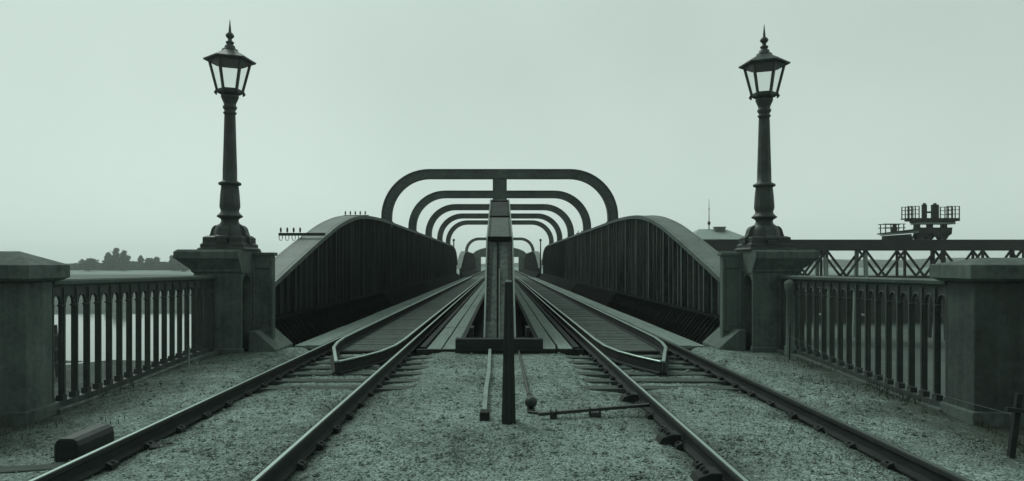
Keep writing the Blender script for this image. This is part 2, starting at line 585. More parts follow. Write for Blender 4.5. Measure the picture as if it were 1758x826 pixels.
# sleepers under the approach
ORD = ['first', 'second', 'third', 'fourth', 'fifth', 'sixth', 'seventh', 'eighth', 'ninth', 'tenth', 'eleventh', 'twelfth', 'thirteenth']
for s, side in ((-1, 'left'), (1, 'right')):
    for k in range(12):
        y = 12.15 - 0.6 * k
        mb = MB()
        dx = rng.uniform(-.06, .06)
        xc = s * 2.417 + dx
        top = -0.158 + rng.uniform(-.006, .006) - (0.008 if k > 6 else 0)
        a = rng.uniform(-.012, .012)
        nseg = 14
        vs = []
        for i in range(nseg + 1):
            x = xc - 1.38 + 2.76 * i / nseg
            yy = y + a * (x - xc)
            j = 0.006 * noise.noise((x * 3, y * 3, k))
            vs += [(x, yy - .125 + j, -.32), (x, yy + .125 + j, -.32), (x, yy + .125 - j, top + j), (x, yy - .125 + j, top + .5 * j)]
        fs = [(0, 1, 2, 3), tuple(4 * nseg + q for q in (3, 2, 1, 0))]
        for i in range(nseg):
            fs += [(i * 4 + q, i * 4 + (q + 1) % 4, i * 4 + 4 + (q + 1) % 4, i * 4 + 4 + q) for q in range(4)]
        mb.add(vs, fs)
        o = mb.build('sleeper', M['sleeper'], bevel=0.008)
        tag(o, f'half buried timber sleeper under the {side} track, {ORD[k]} one out from the bridge', 'sleeper', 'timber sleepers of the approach')
        # rail chairs, parts of the sleeper they are spiked to
        for xr in (RIN, ROUT):
            xr *= s
            for q in (-1, 1):
                c = MB()
                c.prism([(xr + q * .069, -.155), (xr + q * .125, -.155), (xr + q * .118, -.12), (xr + q * .069, -.1)], 1, y - .055, y + .055)
                c.lathe([(.014, -.13), (.016, -.105), (.01, -.098)], (xr + q * .098, y), 8)
                c.build('rail_chair', M['rail_side'], o)

# fishplate blocks on the right inner rail and the dark lumps beside it
for y, lab in ((5.15, 'nearest the camera'), (6.3, 'just before the point rod'), (8.2, 'beyond the point rod')):
    mb = MB()
    x = RIN - .15
    mb.prism([(x + .10, -.17), (x + .10, -.055), (x + .02, -.05), (x - .07, -.085), (x - .12, -.17)], 1, y - .09, y + .09)
    mb.lathe([(.025, -.1), (.025, -.045), (.014, -.035)], (x - .01, y - .04), 8).lathe([(.025, -.1), (.025, -.045), (.014, -.035)], (x - .01, y + .04), 8)
    tag(mb.build('rail_brace', M['rail_side'], bevel=.008), f'dark iron brace against the right inner rail, {lab}', 'rail brace', 'rail braces')

# ------------------------------------------------------------------ swing bridge
TOP_SIDE = smooth_curve([(13.0, .92), (13.5, 1.05), (15.6, 1.62), (17.7, 2.17), (19.7, 2.63), (22.2, 2.98), (25.6, 3.13), (30, 3.15)], 5) + \
    [(y, 3.15) for y in range(33, 64, 3)] + smooth_curve([(64, 3.15), (67.5, 3.05), (70.5, 2.7), (72.5, 2.0), (73.2, 1.3)], 4)
TOP_MID = [(12.86, -.1), (12.9, .05), (15.5, 1.95)] + smooth_curve([(15.6, 2.0), (17.2, 2.33), (18.9, 2.74), (20.4, 3.08), (21.8, 3.38), (24.5, 3.6), (29, 3.66)], 4) + [(64, 3.6), (70, 2.9), (73, 1.4)]


def side_girder(parent, s, tops, y_end, label):
    gi = MB()
    web_top = [(y, z - .03) for y, z in tops]
    gi.prism([(tops[0][0], -.9)] + web_top + [(tops[-1][0], -.9)], 0, s * 4.53, s * 4.56)
    o = gi.build('main_girder', M['steel'], parent)
    o['label'] = label
    # top flange and its raised edge angle
    fl = MB().ribbon(s * 4.40, s * 5.0, tops, .035)
    fl.ribbon(s * 4.40, s * 4.425, [(y, z - .034) for y, z in tops], .07)
    y = tops[0][0] + .1
    while y < 29 and y_end < 80:
        z = interp(tops, y)
        for xx in (4.47, 4.93):
            fl.lathe([(.016, z - .004), (.013, z + .009), (.005, z + .012)], (s * xx, y + rng.uniform(-.004, .004)), 6)
        y += .16
    fl.build('top_flange', M['flange'], o)
    st = MB()
    y = tops[0][0] + .3
    i = 0
    while y < y_end - .4:
        z = interp(tops, y) - .08
        deep = .10 if i % 4 == 0 else .07
        one = st if i >= 72 else MB()
        one.box(s * (4.53 - deep), s * 4.531, y - .02, y + .02, .42, z)
        if i % 4 == 0:
            one.box(s * (4.53 - deep), s * (4.53 - deep - .006), y - .05, y + .05, .42, z - .03)
        if i < 72 and y_end < 80:
            one.build('web_stiffener', M['rib_lit' if s > 0 else 'steel_rib'], o)
        elif i < 72:
            st.add(one.v, one.f)
        y += .47 if y < 45 else .9
        i += 1
    tag(st.build('far_stiffener', M['steel_rib'], o), kind='stuff')
    # battered lower casing between web and walkway
    lo = MB()
    lo.prism([(s * 4.525, .42), (s * 4.36, .38), (s * 4.0, -.16), (s * 4.525, -.16)], 1, tops[0][0] + .05, y_end - .2)
    # short crossed stays on the casing
    y = tops[0][0] + .15
    while y < min(y_end, 40) - .4:
        e = rng.uniform(-.03, .03)
        lo.beam((s * 4.01, y + e, -.14), (s * 4.35, y + .20 + e, .37), .014, .02)
        if y < 26:
            lo.beam((s * 4.0, y + .2 + e, -.14), (s * 4.34, y + e, .37), .018, .02)
        y += .26
    lo.build('lower_casing', M['near_black'], o)
    return o


def portal(parent, y, top, mid_post, label=None):
    mb = MB()
    ro, ri, cx, n = 1.95, 1.95 - .36, 4.85 - 1.95, 14
    th = .34
    outer, inner = [], []
    zc = top - ro
    for k in range(n + 1):
        a = PI / 2 * k / n
        outer.append((cx + ro * math.cos(a), zc + ro * math.sin(a)))
        inner.append((cx + ri * math.cos(a), zc + (ro - th) * math.sin(a)))
    half = [(4.85, 2.9)] + outer + [(0, top), (0, top - th)] + inner[::-1] + [(4.49, 2.9)]
    # one bent box beam, built as two mirrored halves joined at the crown, with proud flanges on its edges
    for s in (-1, 1):
        ring = [(s * u, w) for u, w in ([(4.85, 2.95)] + outer + [(0.0005, top)])]
        ring2 = [(s * u, w) for u, w in ([(4.49, 2.95)] + inner + [(0.0005, top - th)])]
        for i in range(len(ring) - 1):
            a, b, c, d = ring[i], ring[i + 1], ring2[i + 1], ring2[i]
            vs = [(p[0], y - .10, p[1]) for p in (a, b, c, d)] + [(p[0], y + .10, p[1]) for p in (a, b, c, d)]
            mb.add(vs, [(0, 1, 2, 3), (7, 6, 5, 4)])
        for rg, off in ((ring, .02), (ring2, -.02)):
            vs, fs = [], []
            for i, p in enumerate(rg):
                q = ring2[i] if rg is ring else ring[i]
                d = (Vector(p) - Vector(q)).normalized() * .025
                for yy, oo in ((y - .17, 0), (y + .17, 0), (y + .17, 1), (y - .17, 1)):
                    vs.append((p[0] + d.x * oo, yy, p[1] + d.y * oo))
            for i in range(len(rg) - 1):
                fs += [(i * 4 + q, i * 4 + (q + 1) % 4, i * 4 + 4 + (q + 1) % 4, i * 4 + 4 + q) for q in range(4)]
            fs += [(0, 1, 2, 3)]
            mb.add(vs, fs)
        # splice plates
        for u in (1.55, 2.75):
            mb.box(s * (u - .16), s * (u + .16), y - .112, y - .098, top - th + .02, top - .02)
        mb.box(s * 4.42, s * 4.95, y - .2, y + .2, 3.13, 3.19)
    if mid_post:
        for s in (-1, 1):
            for rad, zz in ((ro - .06, top - .06), (ro - .30, top - .29)):
                pts = [(cx + rad * math.cos(PI / 2 * q / 22), zc + rad * math.sin(PI / 2 * q / 22)) for q in range(22)] + [(cx - .13 * q, zz) for q in range(20)]
                for u, w_ in pts:
                    mb.box(s * u - .017, s * u + .017, y - .118, y - .0985, w_ - .017, w_ + .017)
    o = mb.build('portal_frame', M['portal'], parent)
    if label: o['label'] = label
    if mid_post:
        p = MB().box(-.27, .27, y - .13, y + .13, 3.3, top - th - .03)
        p.box(-.31, .31, y - .16, y - .131, top - th - .02, top - .015)
        p.box(-.29, -.25, y - .16, y + .16, 3.3, top - th - .03).box(.25, .29, y - .16, y + .16, 3.3, top - th - .03)
        p.build('middle_post', M['portal'], o)
    return o


br = thing('swing_bridge', (0, 12.65, -.2), 'iron railway bridge ahead with round cornered portals over two tracks, the nearer span', 'bridge', 'railway bridges')
side_girder(br, -1, TOP_SIDE, 73.2, 'left plate girder with sloping near end')
side_girder(br, 1, TOP_SIDE, 73.2, 'right plate girder with brightly lit stiffeners near its sloping end')
# middle girder
mg = MB().prism([(12.9, -.9)] + [(y, z - .02) for y, z in TOP_MID[1:]] + [(73, -.9)], 0, -.05, .05)
mid = mg.build('main_girder', M['steel'], br)
mid['label'] = 'middle girder between the tracks with a plated sloping front'
fl = MB().ribbon(-.27, .27, TOP_MID, .06)
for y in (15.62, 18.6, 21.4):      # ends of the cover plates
    i0 = [p for p in TOP_MID if p[0] > y]
    d = [(y, interp(TOP_MID, y) + .05)] + [(p[0], p[1] + .05) for p in i0 if p[0] < 40][:40]
    fl.ribbon(-.262, .262, d, .055)
    MB().box(-.262, .262, y - .14, y - .002, interp(TOP_MID, y - .14) - .04, interp(TOP_MID, y) + .06).build('step_shadow', M['near_black'], mid)  # dark bar painting in the overhang shadow at each plate end
y = 12.98
while y < 24:
    z = interp(TOP_MID, y)
    off = .055 if y > 15.62 else .052
    for xx in (-.225, .225):
        rz_ = z + (off if abs(xx) > .2 or y > 15.62 else .004)
        fl.lathe([(.015, rz_ - .01), (.012, rz_ + .007), (.005, rz_ + .010)], (xx, y), 6)
    y += .14
fl.build('top_flange', M['front'], mid)
ed = MB()
for s in (-1, 1):
    ed.ribbon(s * .27, s * .30, [(y - .03, z + .06) for y, z in TOP_MID if y < 30], .16)
ed.build('flange_edge', M['pale_iron'], mid)
rb = MB().ribbon(-.06, -.02, [(12.86, .02), (15.5, 2.0)], .06)
rb.build('middle_seam', M['near_black'], mid)
MB().ribbon(-.018, -.005, [(12.86, .03), (14.6, 1.36)], .05).build('seam_edge', M['pale_iron'], mid)
for a_, b_ in ((-.25, -.17), (.17, .25)):
    MB().ribbon(a_, b_, [(12.86, .012), (15.45, 1.955)], .05).build('edge_plate', M['steel'], mid)
stf = MB()
yy = 14
while yy < 60:
    z = interp(TOP_MID, yy) - .1
    for s in (-1, 1):
        stf.box(s * .05, s * .22, yy - .02, yy + .02, -.1, z)
    yy += .9
tag(stf.build('web_stiffener', M['steel_rib'], mid), kind='stuff')

PORTALS = [28.9, 37.4, 45.9, 54.5, 63.2]
for i, y in enumerate(PORTALS):
    portal(br, y, 5.32, i == 0)
# decks
for s in (-1, 1):
    dk = MB()
    y = 12.72
    while y < 73:
        wdt = .235 if y < 40 else .475
        dk.box(s * 1.74, s * 3.08, y, y + wdt - .012, -.2, -.145 + rng.uniform(-.006, .006))
        y += wdt
    dk.build('track_deck', M['plank_dark'], br)
MB().box(-4.5, 4.5, 12.75, 73, -.6, -.3).build('floor_plate', M['near_black'], br)
for s in (-1, 1):
    for a, b, z in ((3.27, 3.50, -.03), (3.51, 3.74, -.035), (1.08, 1.34, -.10), (.78, 1.055, -.105)):
        y = 12.74
        wk = MB()
        while y < 73:
            e = min(73, y + rng.uniform(3.5, 5))
            wk.box(s * (a + rng.uniform(0, .008)), s * b, y, e - .015, z - .06, z + rng.uniform(-.006, .006))
            y = e
        wk.build('walkway_plank', M['plank'], br)
for s in (-1, 1):
    MB().box(s * 1.36, s * 1.46, 12.8, 73, -.25, -.06).build('deck_kerb', M['timber_dark'], br)
    MB().box(s * .66, s * .75, 12.9, 73, -.25, .03).build('deck_kerb', M['timber_dark'], br)
fb = MB().box(-.79, .77, 12.42, 12.70, -.16, .12)
fb.box(-.55, -.48, 12.7, 13.1, .0, .3).box(.48, .55, 12.7, 13.1, .0, .3)
fb.box(-.74, .74, 12.40, 12.419, -.10, -.06)
fb.build('buffer_beam', M['timber_dark'], br, bevel=.012)
xb = MB().box(-1.5, 1.5, 12.58, 12.70, -.22, -.085)
xb.box(.75, 1.5, 12.44, 12.52, -.2, -.06).box(1.0, 1.02, 12.40, 12.6, -.2, .02).box(1.3, 1.33, 12.42, 12.6, -.2, -.02)
xb.box(-3.1, -1.75, 12.62, 12.70, -.2, -.12).box(1.75, 3.1, 12.62, 12.70, -.2, -.12)
xb.build('end_beam', M['timber_dark'], br)

# second bridge behind, with a gateway at its far end
br2 = thing('swing_bridge', (0, 79, -.2), 'second iron bridge seen through the nearer portals, further off', 'bridge', 'railway bridges')
TOP2 = [(79, .9), (82, 1.6), (86, 2.5), (90, 3.0), (95, 3.1), (120, 3.1), (128, 2.4), (131, 1.2)]
side_girder(br2, -1, TOP2, 131, 'left girder')
side_girder(br2, 1, TOP2, 131, 'right girder')
portal(br2, 98, 5.05, False)
MB().box(-3.9, 3.9, 73.5, 170, -.5, -.16).build('track_deck', M['plank_dark'], br2)

gw = thing('stone_gateway', (0, 138, -.2), 'distant stone gateway with arched top spanning both tracks', 'gateway')
def arch_poly():
    n = 12
    out_ = [(-5.4, -3)] + [(-5.4 * math.cos(PI * k / (2 * n)) if False else 5.4 * math.cos(PI - PI * k / n), 3.0 + 1.8 * math.sin(PI * k / n)) for k in range(n + 1)] + [(5.4, -3)]
    return out_
gwm = MB()
# spandrel above, three piers below
top = [p for p in arch_poly() if p[1] >= 2.99]
gwm.prism([(-5.4, 2.7)] + top + [(5.4, 2.7)], 1, 138, 140)
for a, b in ((-5.4, -3.75), (-.6, .6), (3.75, 5.4)):
    gwm.box(a, b, 138, 140, -4, 2.699)
gwm.build('gate_wall', M['stone'], gw)
MB().box(-5.7, 5.7, 137.8, 140.2, 2.72, 2.95).build('string_course', M['stone_pale'], gw)

# thin posts at the far end of the first bridge
for x, lab in ((-4.74, 'thin dark post at the far left end of the near bridge'), (4.2, 'thin dark post at the far right end of the near bridge')):
    t = thing('signal_post', (x, 72, -.2), lab, 'post', 'posts at the far end of the bridge')
    MB().tube([(x, 72, -.2), (x, 72, 3.75)], [.09, .06], 8).build('post', M['truss'], t)
    MB().lathe([(.03, 3.70), (.12, 3.75), (.12, 3.9), (.03, 4.0)], (x, 72), 8).build('post_head', M['truss'], t)

# telegraph crossarms on the girders
def crossarm(xa, xb, y, z, n, first, step, label):
    t = thing('telegraph_crossarm', (xb, y, z - .05), label, 'crossarm', 'telegraph crossarms')
    MB().box(xa, xb, y - .035, y + .035, z - .035, z + .035).build('arm', M['iron'], t)
    for k in range(n):
        x = first + k * step
        i = MB().tube([(x, y, z - .02), (x, y, z + .16)], .010, 6)
        i.lathe([(.016, z + .06), (.028, z + .07), (.022, z + .12), (.028, z + .13), (.012, z + .17)], (x, y), 8)
        i.tube([(x - .04, y, z - .03), (x - .04, y, z - .11), (x - .02, y, z - .15), (x + .02, y, z - .15), (x + .04, y, z - .11), (x + .04, y, z - .03)], .009, 6)
        i.build('insulator', M['iron'], t)

crossarm(-5.5, -4.35, 17.4, 2.19, 4, -5.45, .16, 'crossarm with four insulators jutting left from the sloping girder')
crossarm(-5.35, -4.5, 24.0, 3.09, 5, -5.3, .17, 'small crossarm with insulators on the crest of the left girder')
crossarm(4.5, 5.1, 41.0, 3.22, 3, 4.6, .2, 'small crossarm with insulators on top of the right girder')

# ------------------------------------------------------------------ pedestals, lamps, piers, railings
def pedestal(s, d, side):
    t = thing('lamp_pedestal', (s * 4.76, d + .3, -.3), f'sandstone lamp pedestal with moulded cap, {side} behind it', 'pedestal', 'lamp pedestals')
    X = lambda a: s * a
    b = MB()
    b.box(X(5.10), X(5.17), d, d + .82, -.5, 1.30)
    b.box(X(4.36), X(5.10), d + .50, d + .82, -.5, 1.30)
    b.box(X(4.36), X(5.10), d, d + .05, -.5, 1.30)          # front wall of the niche
    b.box(X(4.36), X(5.10), d + .47, d + .499, -.5, 1.30)
    b.box(X(4.50), X(5.10), d + .05, d + .47, 1.24, 1.30)       # back wall of the niche
    # arched head of the niche
    n = 8
    y0, y1 = d + .05, d + .47
    arch = [(y0, 1.30)] + [(lerp(y0, y1, .5) - (y1 - y0) / 2 * math.cos(PI * k / n), 1.10 + .17 * math.sin(PI * k / n)) for k in range(n + 1)] + [(y1, 1.30)]
    arch = [(y0, 1.30), (y0, 1.10)] + arch[2:-2] + [(y1, 1.10), (y1, 1.30)]
    b.prism(arch, 0, X(4.362), X(4.50))
    b.build('pedestal_body', M['stone'], t, bevel=.012)
    MB().box(X(4.335), X(5.22), d - .05, d + .049, -.5, .03).build('plinth', M['stone'], t, bevel=.012)
    c = MB()
    def ring(o, f, z): return (min(X(4.345), X(5.17 + o)), max(X(4.345), X(5.17 + o)), d - f, d + .84 + min(f, .1), z)
    prof = [(.0, .003, 1.301), (.03, .03, 1.33), (.035, .035, 1.37), (.10, .08, 1.42), (.19, .14, 1.50), (.235, .185, 1.545), (.25, .20, 1.55), (.25, .20, 1.66), (.20, .16, 1.70)]
    for p, q in zip(prof, prof[1:]):
        c.frustum(ring(*p), ring(*q))
    c.build('pedestal_cap', M['stone'], t)
    # rear pier with a sunk panel
    r = MB().box(X(4.0), X(4.358), d + .52, d + .66, -.5, 1.60)
    r.box(X(4.0), X(4.05), d + .49, d + .519, .25, 1.60).box(X(4.31), X(4.356), d + .49, d + .519, .25, 1.60)
    r.box(X(4.052), X(4.308), d + .49, d + .519, 1.38, 1.60).box(X(4.052), X(4.308), d + .49, d + .519, .25, .40)
    r.box(X(3.97), X(4.358), d + .47, d + .70, 1.601, 1.66)
    r.build('rear_pier', M['stone'] if s < 0 else M['stone_pale'], t, bevel=.01)
    w = MB().prism([(X(4.32), -.3), (X(4.32), .30), (X(4.20), .30), (X(3.84), -.02), (X(3.84), -.3)], 1, d + .2, d + 1.2)
    w.build('buttress', M['stone_pale'], t, bevel=.012)
    return t


def lamp(s, cx, cy, side, lab):
    z0 = 1.70
    t = thing('street_lamp', (cx, cy, z0), lab, 'lamp', 'lanterns at the bridge head')
    b = MB()
    Q = lambda h, z: (cx - h, cx + h, cy - h, cy + h, z0 + z)
    for (h0, q0), (h1, q1) in zip([(.40, 0), (.40, .02), (.365, .045), (.365, .095), (.345, .11), (.335, .125), (.335, .215), (.30, .235)],
                                  [(.40, .02), (.365, .045), (.365, .095), (.345, .11), (.335, .125), (.335, .215), (.30, .235), (.255, .24)]):
        b.frustum(Q(h0, q0), Q(h1, q1))
    b.lathe([(.27, z0 + .24), (.262, z0 + .33), (.235, z0 + .40), (.20, z0 + .44), (.165, z0 + .46), (.145, z0 + .50)], (cx, cy), 24)
    # a scrolled console on each face
    con = [(.20, .10), (.375, .10), (.38, .16), (.365, .21), (.33, .24), (.305, .30), (.29, .36), (.262, .405), (.22, .43), (.18, .43)]
    for sg in (-1, 1):
        b.prism([(cx + sg * u, z0 + w) for u, w in con], 1, cy - .085, cy + .085)
        b.prism([(cy + sg * u, z0 + w) for u, w in con], 0, cx - .085, cx + .085)
        b.tube([(cx + sg * .335, cy - .11, z0 + .20), (cx + sg * .335, cy + .11, z0 + .20)], .05, 12)
        b.tube([(cx - .11, cy + sg * .335, z0 + .20), (cx + .11, cy + sg * .335, z0 + .20)], .05, 12)
    b.build('lamp_base', M['lamp_iron'], t)
    c = MB()
    P = [(.145, .49), (.145, .53), (.165, .55), (.21, .575), (.218, .59), (.20, .61), (.17, .635), (.15, .67), (.155, .70), (.172, .745), (.172, .80), (.16, .98), (.145, 1.11), (.15, 1.125), (.185, 1.135), (.192, 1.155), (.185, 1.175), (.15, 1.19),
         (.122, 1.21), (.12, 1.4), (.105, 1.9), (.095, 2.3), (.09, 2.36), (.108, 2.375), (.112, 2.40), (.09, 2.415), (.095, 2.44), (.115, 2.47), (.12, 2.50), (.10, 2.515), (.105, 2.56), (.135, 2.63), (.15, 2.67), (.15, 2.69), (.11, 2.70)]
    vs, fs = [], []
    n = 48
    for r, z in P:
        fl_ = .05 if (1.23 < z < 2.33) else 0.03 if (.73 < z < 1.12) else 0
        for k in range(n):
            w_ = 2 * PI * k / n
            rr = r * (1 - fl_ * (0.5 + 0.5 * math.cos(12 * w_)) * 1.6)
            vs.append((cx + rr * math.cos(w_), cy + rr * math.sin(w_), z0 + z))
    for i in range(len(P) - 1):
        fs += [(i * n + k, i * n + (k + 1) % n, (i + 1) * n + (k + 1) % n, (i + 1) * n + k) for k in range(n)]
    c.add(vs, fs, True)
    c.build('lamp_post', M['lamp_iron'], t)
    # lantern: hexagonal, six corner bars, panes, roof, finial
    rot = -s * math.radians(21)
    zb, zt = z0 + 2.78, z0 + 3.28
    RB, RT = .205, .335
    f = MB()
    f.lathe([(.11, z0 + 2.69), (.19, z0 + 2.72), (.215, z0 + 2.74), (.225, z0 + 2.79), (.20, z0 + 2.80)], (cx, cy), 6, rot, False)
    f.lathe([(.345, zt - .025), (.355, zt + .02), (.30, zt + .03)], (cx, cy), 6, rot, False)
    for k in range(6):
        a = rot + k * PI / 3
        ca, sa = math.cos(a), math.sin(a)
        f.tube([(cx + RB * ca, cy + RB * sa, zb - .02), (cx + RT * ca, cy + RT * sa, zt)], .024, 6)
        f.tube([(cx + .215 * ca, cy + .215 * sa, zb + .0), (cx + .235 * ca, cy + .235 * sa, zb - .05), (cx + .215 * ca, cy + .215 * sa, zb - .085)], [.02, .028, .012], 6)
    lan = f.build('lantern_frame', M['lamp_iron'], t)
    for k in range(6):
        a, b2 = rot + k * PI / 3, rot + (k + 1) * PI / 3
        q = [(cx + r * math.cos(w_), cy + r * math.sin(w_), z) for r, w_, z in ((RB - .012, a, zb + .02), (RB - .012, b2, zb + .02), (RT - .012, b2, zt - .02), (RT - .012, a, zt - .02))]
        MB().add(q, [(0, 1, 2, 3)]).build('pane', M['glass'], lan)
    r = MB()
    r.lathe([(.43, zt + .005), (.435, zt + .03), (.40, zt + .045), (.22, zt + .15), (.14, zt + .19), (.13, zt + .22), (.12, zt + .23)], (cx, cy), 6, rot, False)
    r.lathe([(.10, zt + .22), (.085, zt + .28), (.045, zt + .31)], (cx, cy), 16)
    r.build('lantern_roof', M['lamp_iron'], t)
    fi = MB().lathe([(.04, zt + .30), (.07, zt + .33), (.07, zt + .35), (.035, zt + .37), (.035, zt + .41), (.06, zt + .43), (.075, zt + .46), (.05, zt + .50), (.025, zt + .52), (.022, zt + .56), (.004, zt + .74)], (cx, cy), 12)
    fi.build('finial', M['lamp_iron'], t)


pedestal(-1, 11.8, 'open water and distant trees')
pedestal(1, 12.05, 'the lattice viaduct')
lamp(-1, -4.71, 12.2, 'left', 'tall cast iron lamp with hexagonal lantern on the pedestal near the distant trees')
lamp(1, 4.71, 12.45, 'right', 'tall cast iron lamp with hexagonal lantern standing before the lattice viaduct')


def end_pier(s, side, extra):
    t = thing('parapet_pier', (s * 5.7, 7.58, -.4), f'massive stone end pier with sloped cap, {extra}', 'pier', 'parapet end piers')
    a, b = s * 5.0, s * 6.5
    x0, x1 = min(a, b), max(a, b)
    MB().box(x0, x1, 7.36, 7.82, -1.2, 1.27).build('pier_body', M['stone_dark' if s > 0 else 'stone'], t, bevel=.015)
    MB().box(x0 - .05, x1 + .05, 7.31, 7.87, -1.2, -.09).build('plinth', M['stone'], t, bevel=.015)
    c = MB()
    R = lambda o, z: (x0 - o, x1 + o, 7.36 - o, 7.82 + o, z)
    for p, q in zip([(.0, 1.271), (.05, 1.275), (.12, 1.31), (.12, 1.45), (.10, 1.46)], [(.05, 1.275), (.12, 1.31), (.12, 1.45), (.10, 1.46), (-.22, 1.60 if s < 0 else 1.53)]):
        c.frustum(R(*p), R(*q))
    c.build('pier_cap', M['stone'], t)


end_pier(-1, 'left', 'by the railing before the water')
end_pier(1, 'right', 'behind the wooden stake, below the crane')


def railing(s, d0, d1, side, lab, n):
    xa, xb = 5.06, 4.86
    t = thing('iron_railing', (s * 4.95, (d0 + d1) / 2, -.25), lab, 'railing', 'arched iron railings')
    X = lambda y: s * lerp(xa, xb, (y - d0) / (d1 - d0))
    zr = lambda y: lerp(1.29, 1.265, (y - d0) / (d1 - d0))
    kb = lambda y: lerp(-.17, -.0, sst(d0, d1, y))
    path = lambda dz, k=8: [(X(lerp(d0, d1, i / k)), lerp(d0, d1, i / k), dz(lerp(d0, d1, i / k))) for i in range(k + 1)]
    tr = MB().sweep([(-.075, -.055), (-.085, -.02), (-.075, 0), (.075, 0), (.085, -.02), (.075, -.055), (.04, -.075), (-.04, -.075)], path(zr))
    tr.build('top_rail', M['flange'], t)
    br_ = MB().sweep([(-.045, 0), (-.045, .06), (.045, .06), (.045, 0)], path(kb))
    br_.build('bottom_rail', M['iron_fence'], t)
    k_ = MB().sweep([(-.14, -.5), (-.14, -.002), (.14, -.002), (.14, -.5)], path(kb))
    k_.build('stone_kerb', M['stone'], t)
    # arched band under the top rail: spandrels between the balusters
    band = MB()
    p = (d1 - d0) / n
    for i in range(n):
        ya, yb = d0 + i * p, d0 + (i + 1) * p
        m = 10
        hw = p / 2 - .03
        yc = (ya + yb) / 2
        poly = [(ya, 0), (ya, -.20)] + [(yc - hw * math.cos(PI * q / m), -.20 + hw * 1.15 * math.sin(PI * q / m)) for q in range(m + 1)] + [(yb, -.20), (yb, 0)]
        vs = []
        for off in (-.018, .018):
            for y, z in poly:
                vs.append((X(y) + off, y, zr(y) - .074 + z))
        N_ = len(poly)
        band.add(vs, [tuple(range(N_)), tuple(range(2 * N_ - 1, N_ - 1, -1))] + [(q, (q + 1) % N_, N_ + (q + 1) % N_, N_ + q) for q in range(N_)])
        # roll moulding round the arch
        band.tube([(X(yc) - s * .02, yc - hw * math.cos(PI * q / m), zr(yc) - .274 + hw * 1.15 * math.sin(PI * q / m)) for q in range(m + 1)], .012, 6)
    band.build('arch_band', M['iron_fence'], t)
    for i in range(n + 1):
        y = d0 + i * p
        if i == 0: y += .03
        if i == n: y -= .03
        x = X(y)
        b = MB()
        z0, z1 = kb(y) + .055, zr(y) - .08
        b.box(x - .024, x + .024, y - .024, y + .024, z0, z1)
        b.box(x - s * .024, x - s * .041, y - .014, y + .014, z0 + .06, z1 - .02)
        b.box(x - .040, x + .040, y - .040, y + .040, z0, z0 + .07)
        b.lathe([(.036, z1 - .24), (.05, z1 - .225), (.036, z1 - .21)], (x, y), 10)
        b.build('baluster', M['iron_fence'], t)


railing(-1, 7.83, 11.83, 'left', 'arched iron railing with bright water showing between its balusters', 18)
railing(1, 7.83, 12.0, 'right', 'arched iron railing below the lattice viaduct, weeds along its foot', 18)

t = thing('railing_post', (4.86, 11.78, -.1), 'pale round topped post where the right railing meets the lamp pedestal', 'post')
MB().lathe([(.09, -.3), (.09, .1), (.07, .12), (.065, 1.02), (.09, 1.04), (.09, 1.1)], (4.80, 11.55), 16).build('post_shaft', M['stone_pale'], t)
MB().lathe([(.095, 1.1), (.10, 1.13), (.08, 1.17), (.03, 1.2)], (4.80, 11.55), 16).build('post_head', M['stone_pale'], t)

# ------------------------------------------------------------------ small things on the approach
# tapered iron post on the centre line (double flanged)
t = thing('iron_post', (.09, 7.0, -.14), 'tapered dark iron post standing on the centre line before the middle girder', 'post')
def tap(x0, x1, y0, y1, m_, u0, u1):
    return MB().add([(x0 * 1 + .09, y0, u0), (x1 + .09, y0, u0), (x1 + .09, y1, u0), (x0 + .09, y1, u0)] +
                    [(x0 * m_ + .09, y0, u1), (x1 * m_ + .09, y0, u1), (x1 * m_ + .09, y1, u1), (x0 * m_ + .09, y1, u1)],
                    [(0, 3, 2, 1), (4, 5, 6, 7), (0, 1, 5, 4), (1, 2, 6, 5), (2, 3, 7, 6), (3, 0, 4, 7)])
tap(-.075, .075, 7.0, 7.022, .5, -.3, 1.28).build('post_flange', M['iron'], t)
tap(-.075, .075, 7.12, 7.142, .5, -.3, 1.28).build('post_flange', M['iron'], t)
tap(-.012, .012, 6.955, 7.119, .7, -.3, 1.27).build('post_web', M['iron'], t)
MB().lathe([(.03, 1.28), (.03, 1.295), (.012, 1.30)], (.09, 7.07), 12).build('post_cap', M['pale_iron'], t)

t = thing('timber_batten', (-.15, 9.9, -.14), 'pale narrow batten edging a trench left of the iron post', 'batten')
MB().sweep([(-.024, -.08), (-.024, 0), (.024, 0), (.024, -.08)], [(-.16, 7.3, -.055), (-.168, 8.6, -.045), (-.155, 9.8, -.05), (-.165, 11, -.045), (-.175, 12.4, -.045)]).build('batten_board', M['pale_wood'], t)
MB().box(-.205, -.105, 7.12, 7.30, -.2, -.05).build('end_block', M['timber_dark'], t, bevel=.012)

# point rodding with ball weight
t = thing('point_rod', (.33, 7.6, -.14), 'point rod with round ball weight running from the bridge to a lever', 'rod')
MB().tube([(.335, 12.4, -.085), (.335, 8.1, -.055)], .02, 8).build('rod', M['iron'], t)
bl = MB()
n = 12
bl.lathe([(.006 + .062 * math.sin(PI * k / n), -.045 - .062 * math.cos(PI * k / n)) for k in range(n + 1)], (.34, 7.62), 18)
bl.build('ball_weight', M['iron'], t)
MB().box(.30, .38, 7.5, 7.72, -.2, -.108).tube([(.335, 8.1, -.06), (.338, 7.7, -.04)], .016, 8).tube([(.31, 7.47, -.12), (.47, 7.35, -.11)], .016, 6).build('lever_foot', M['iron'], t)

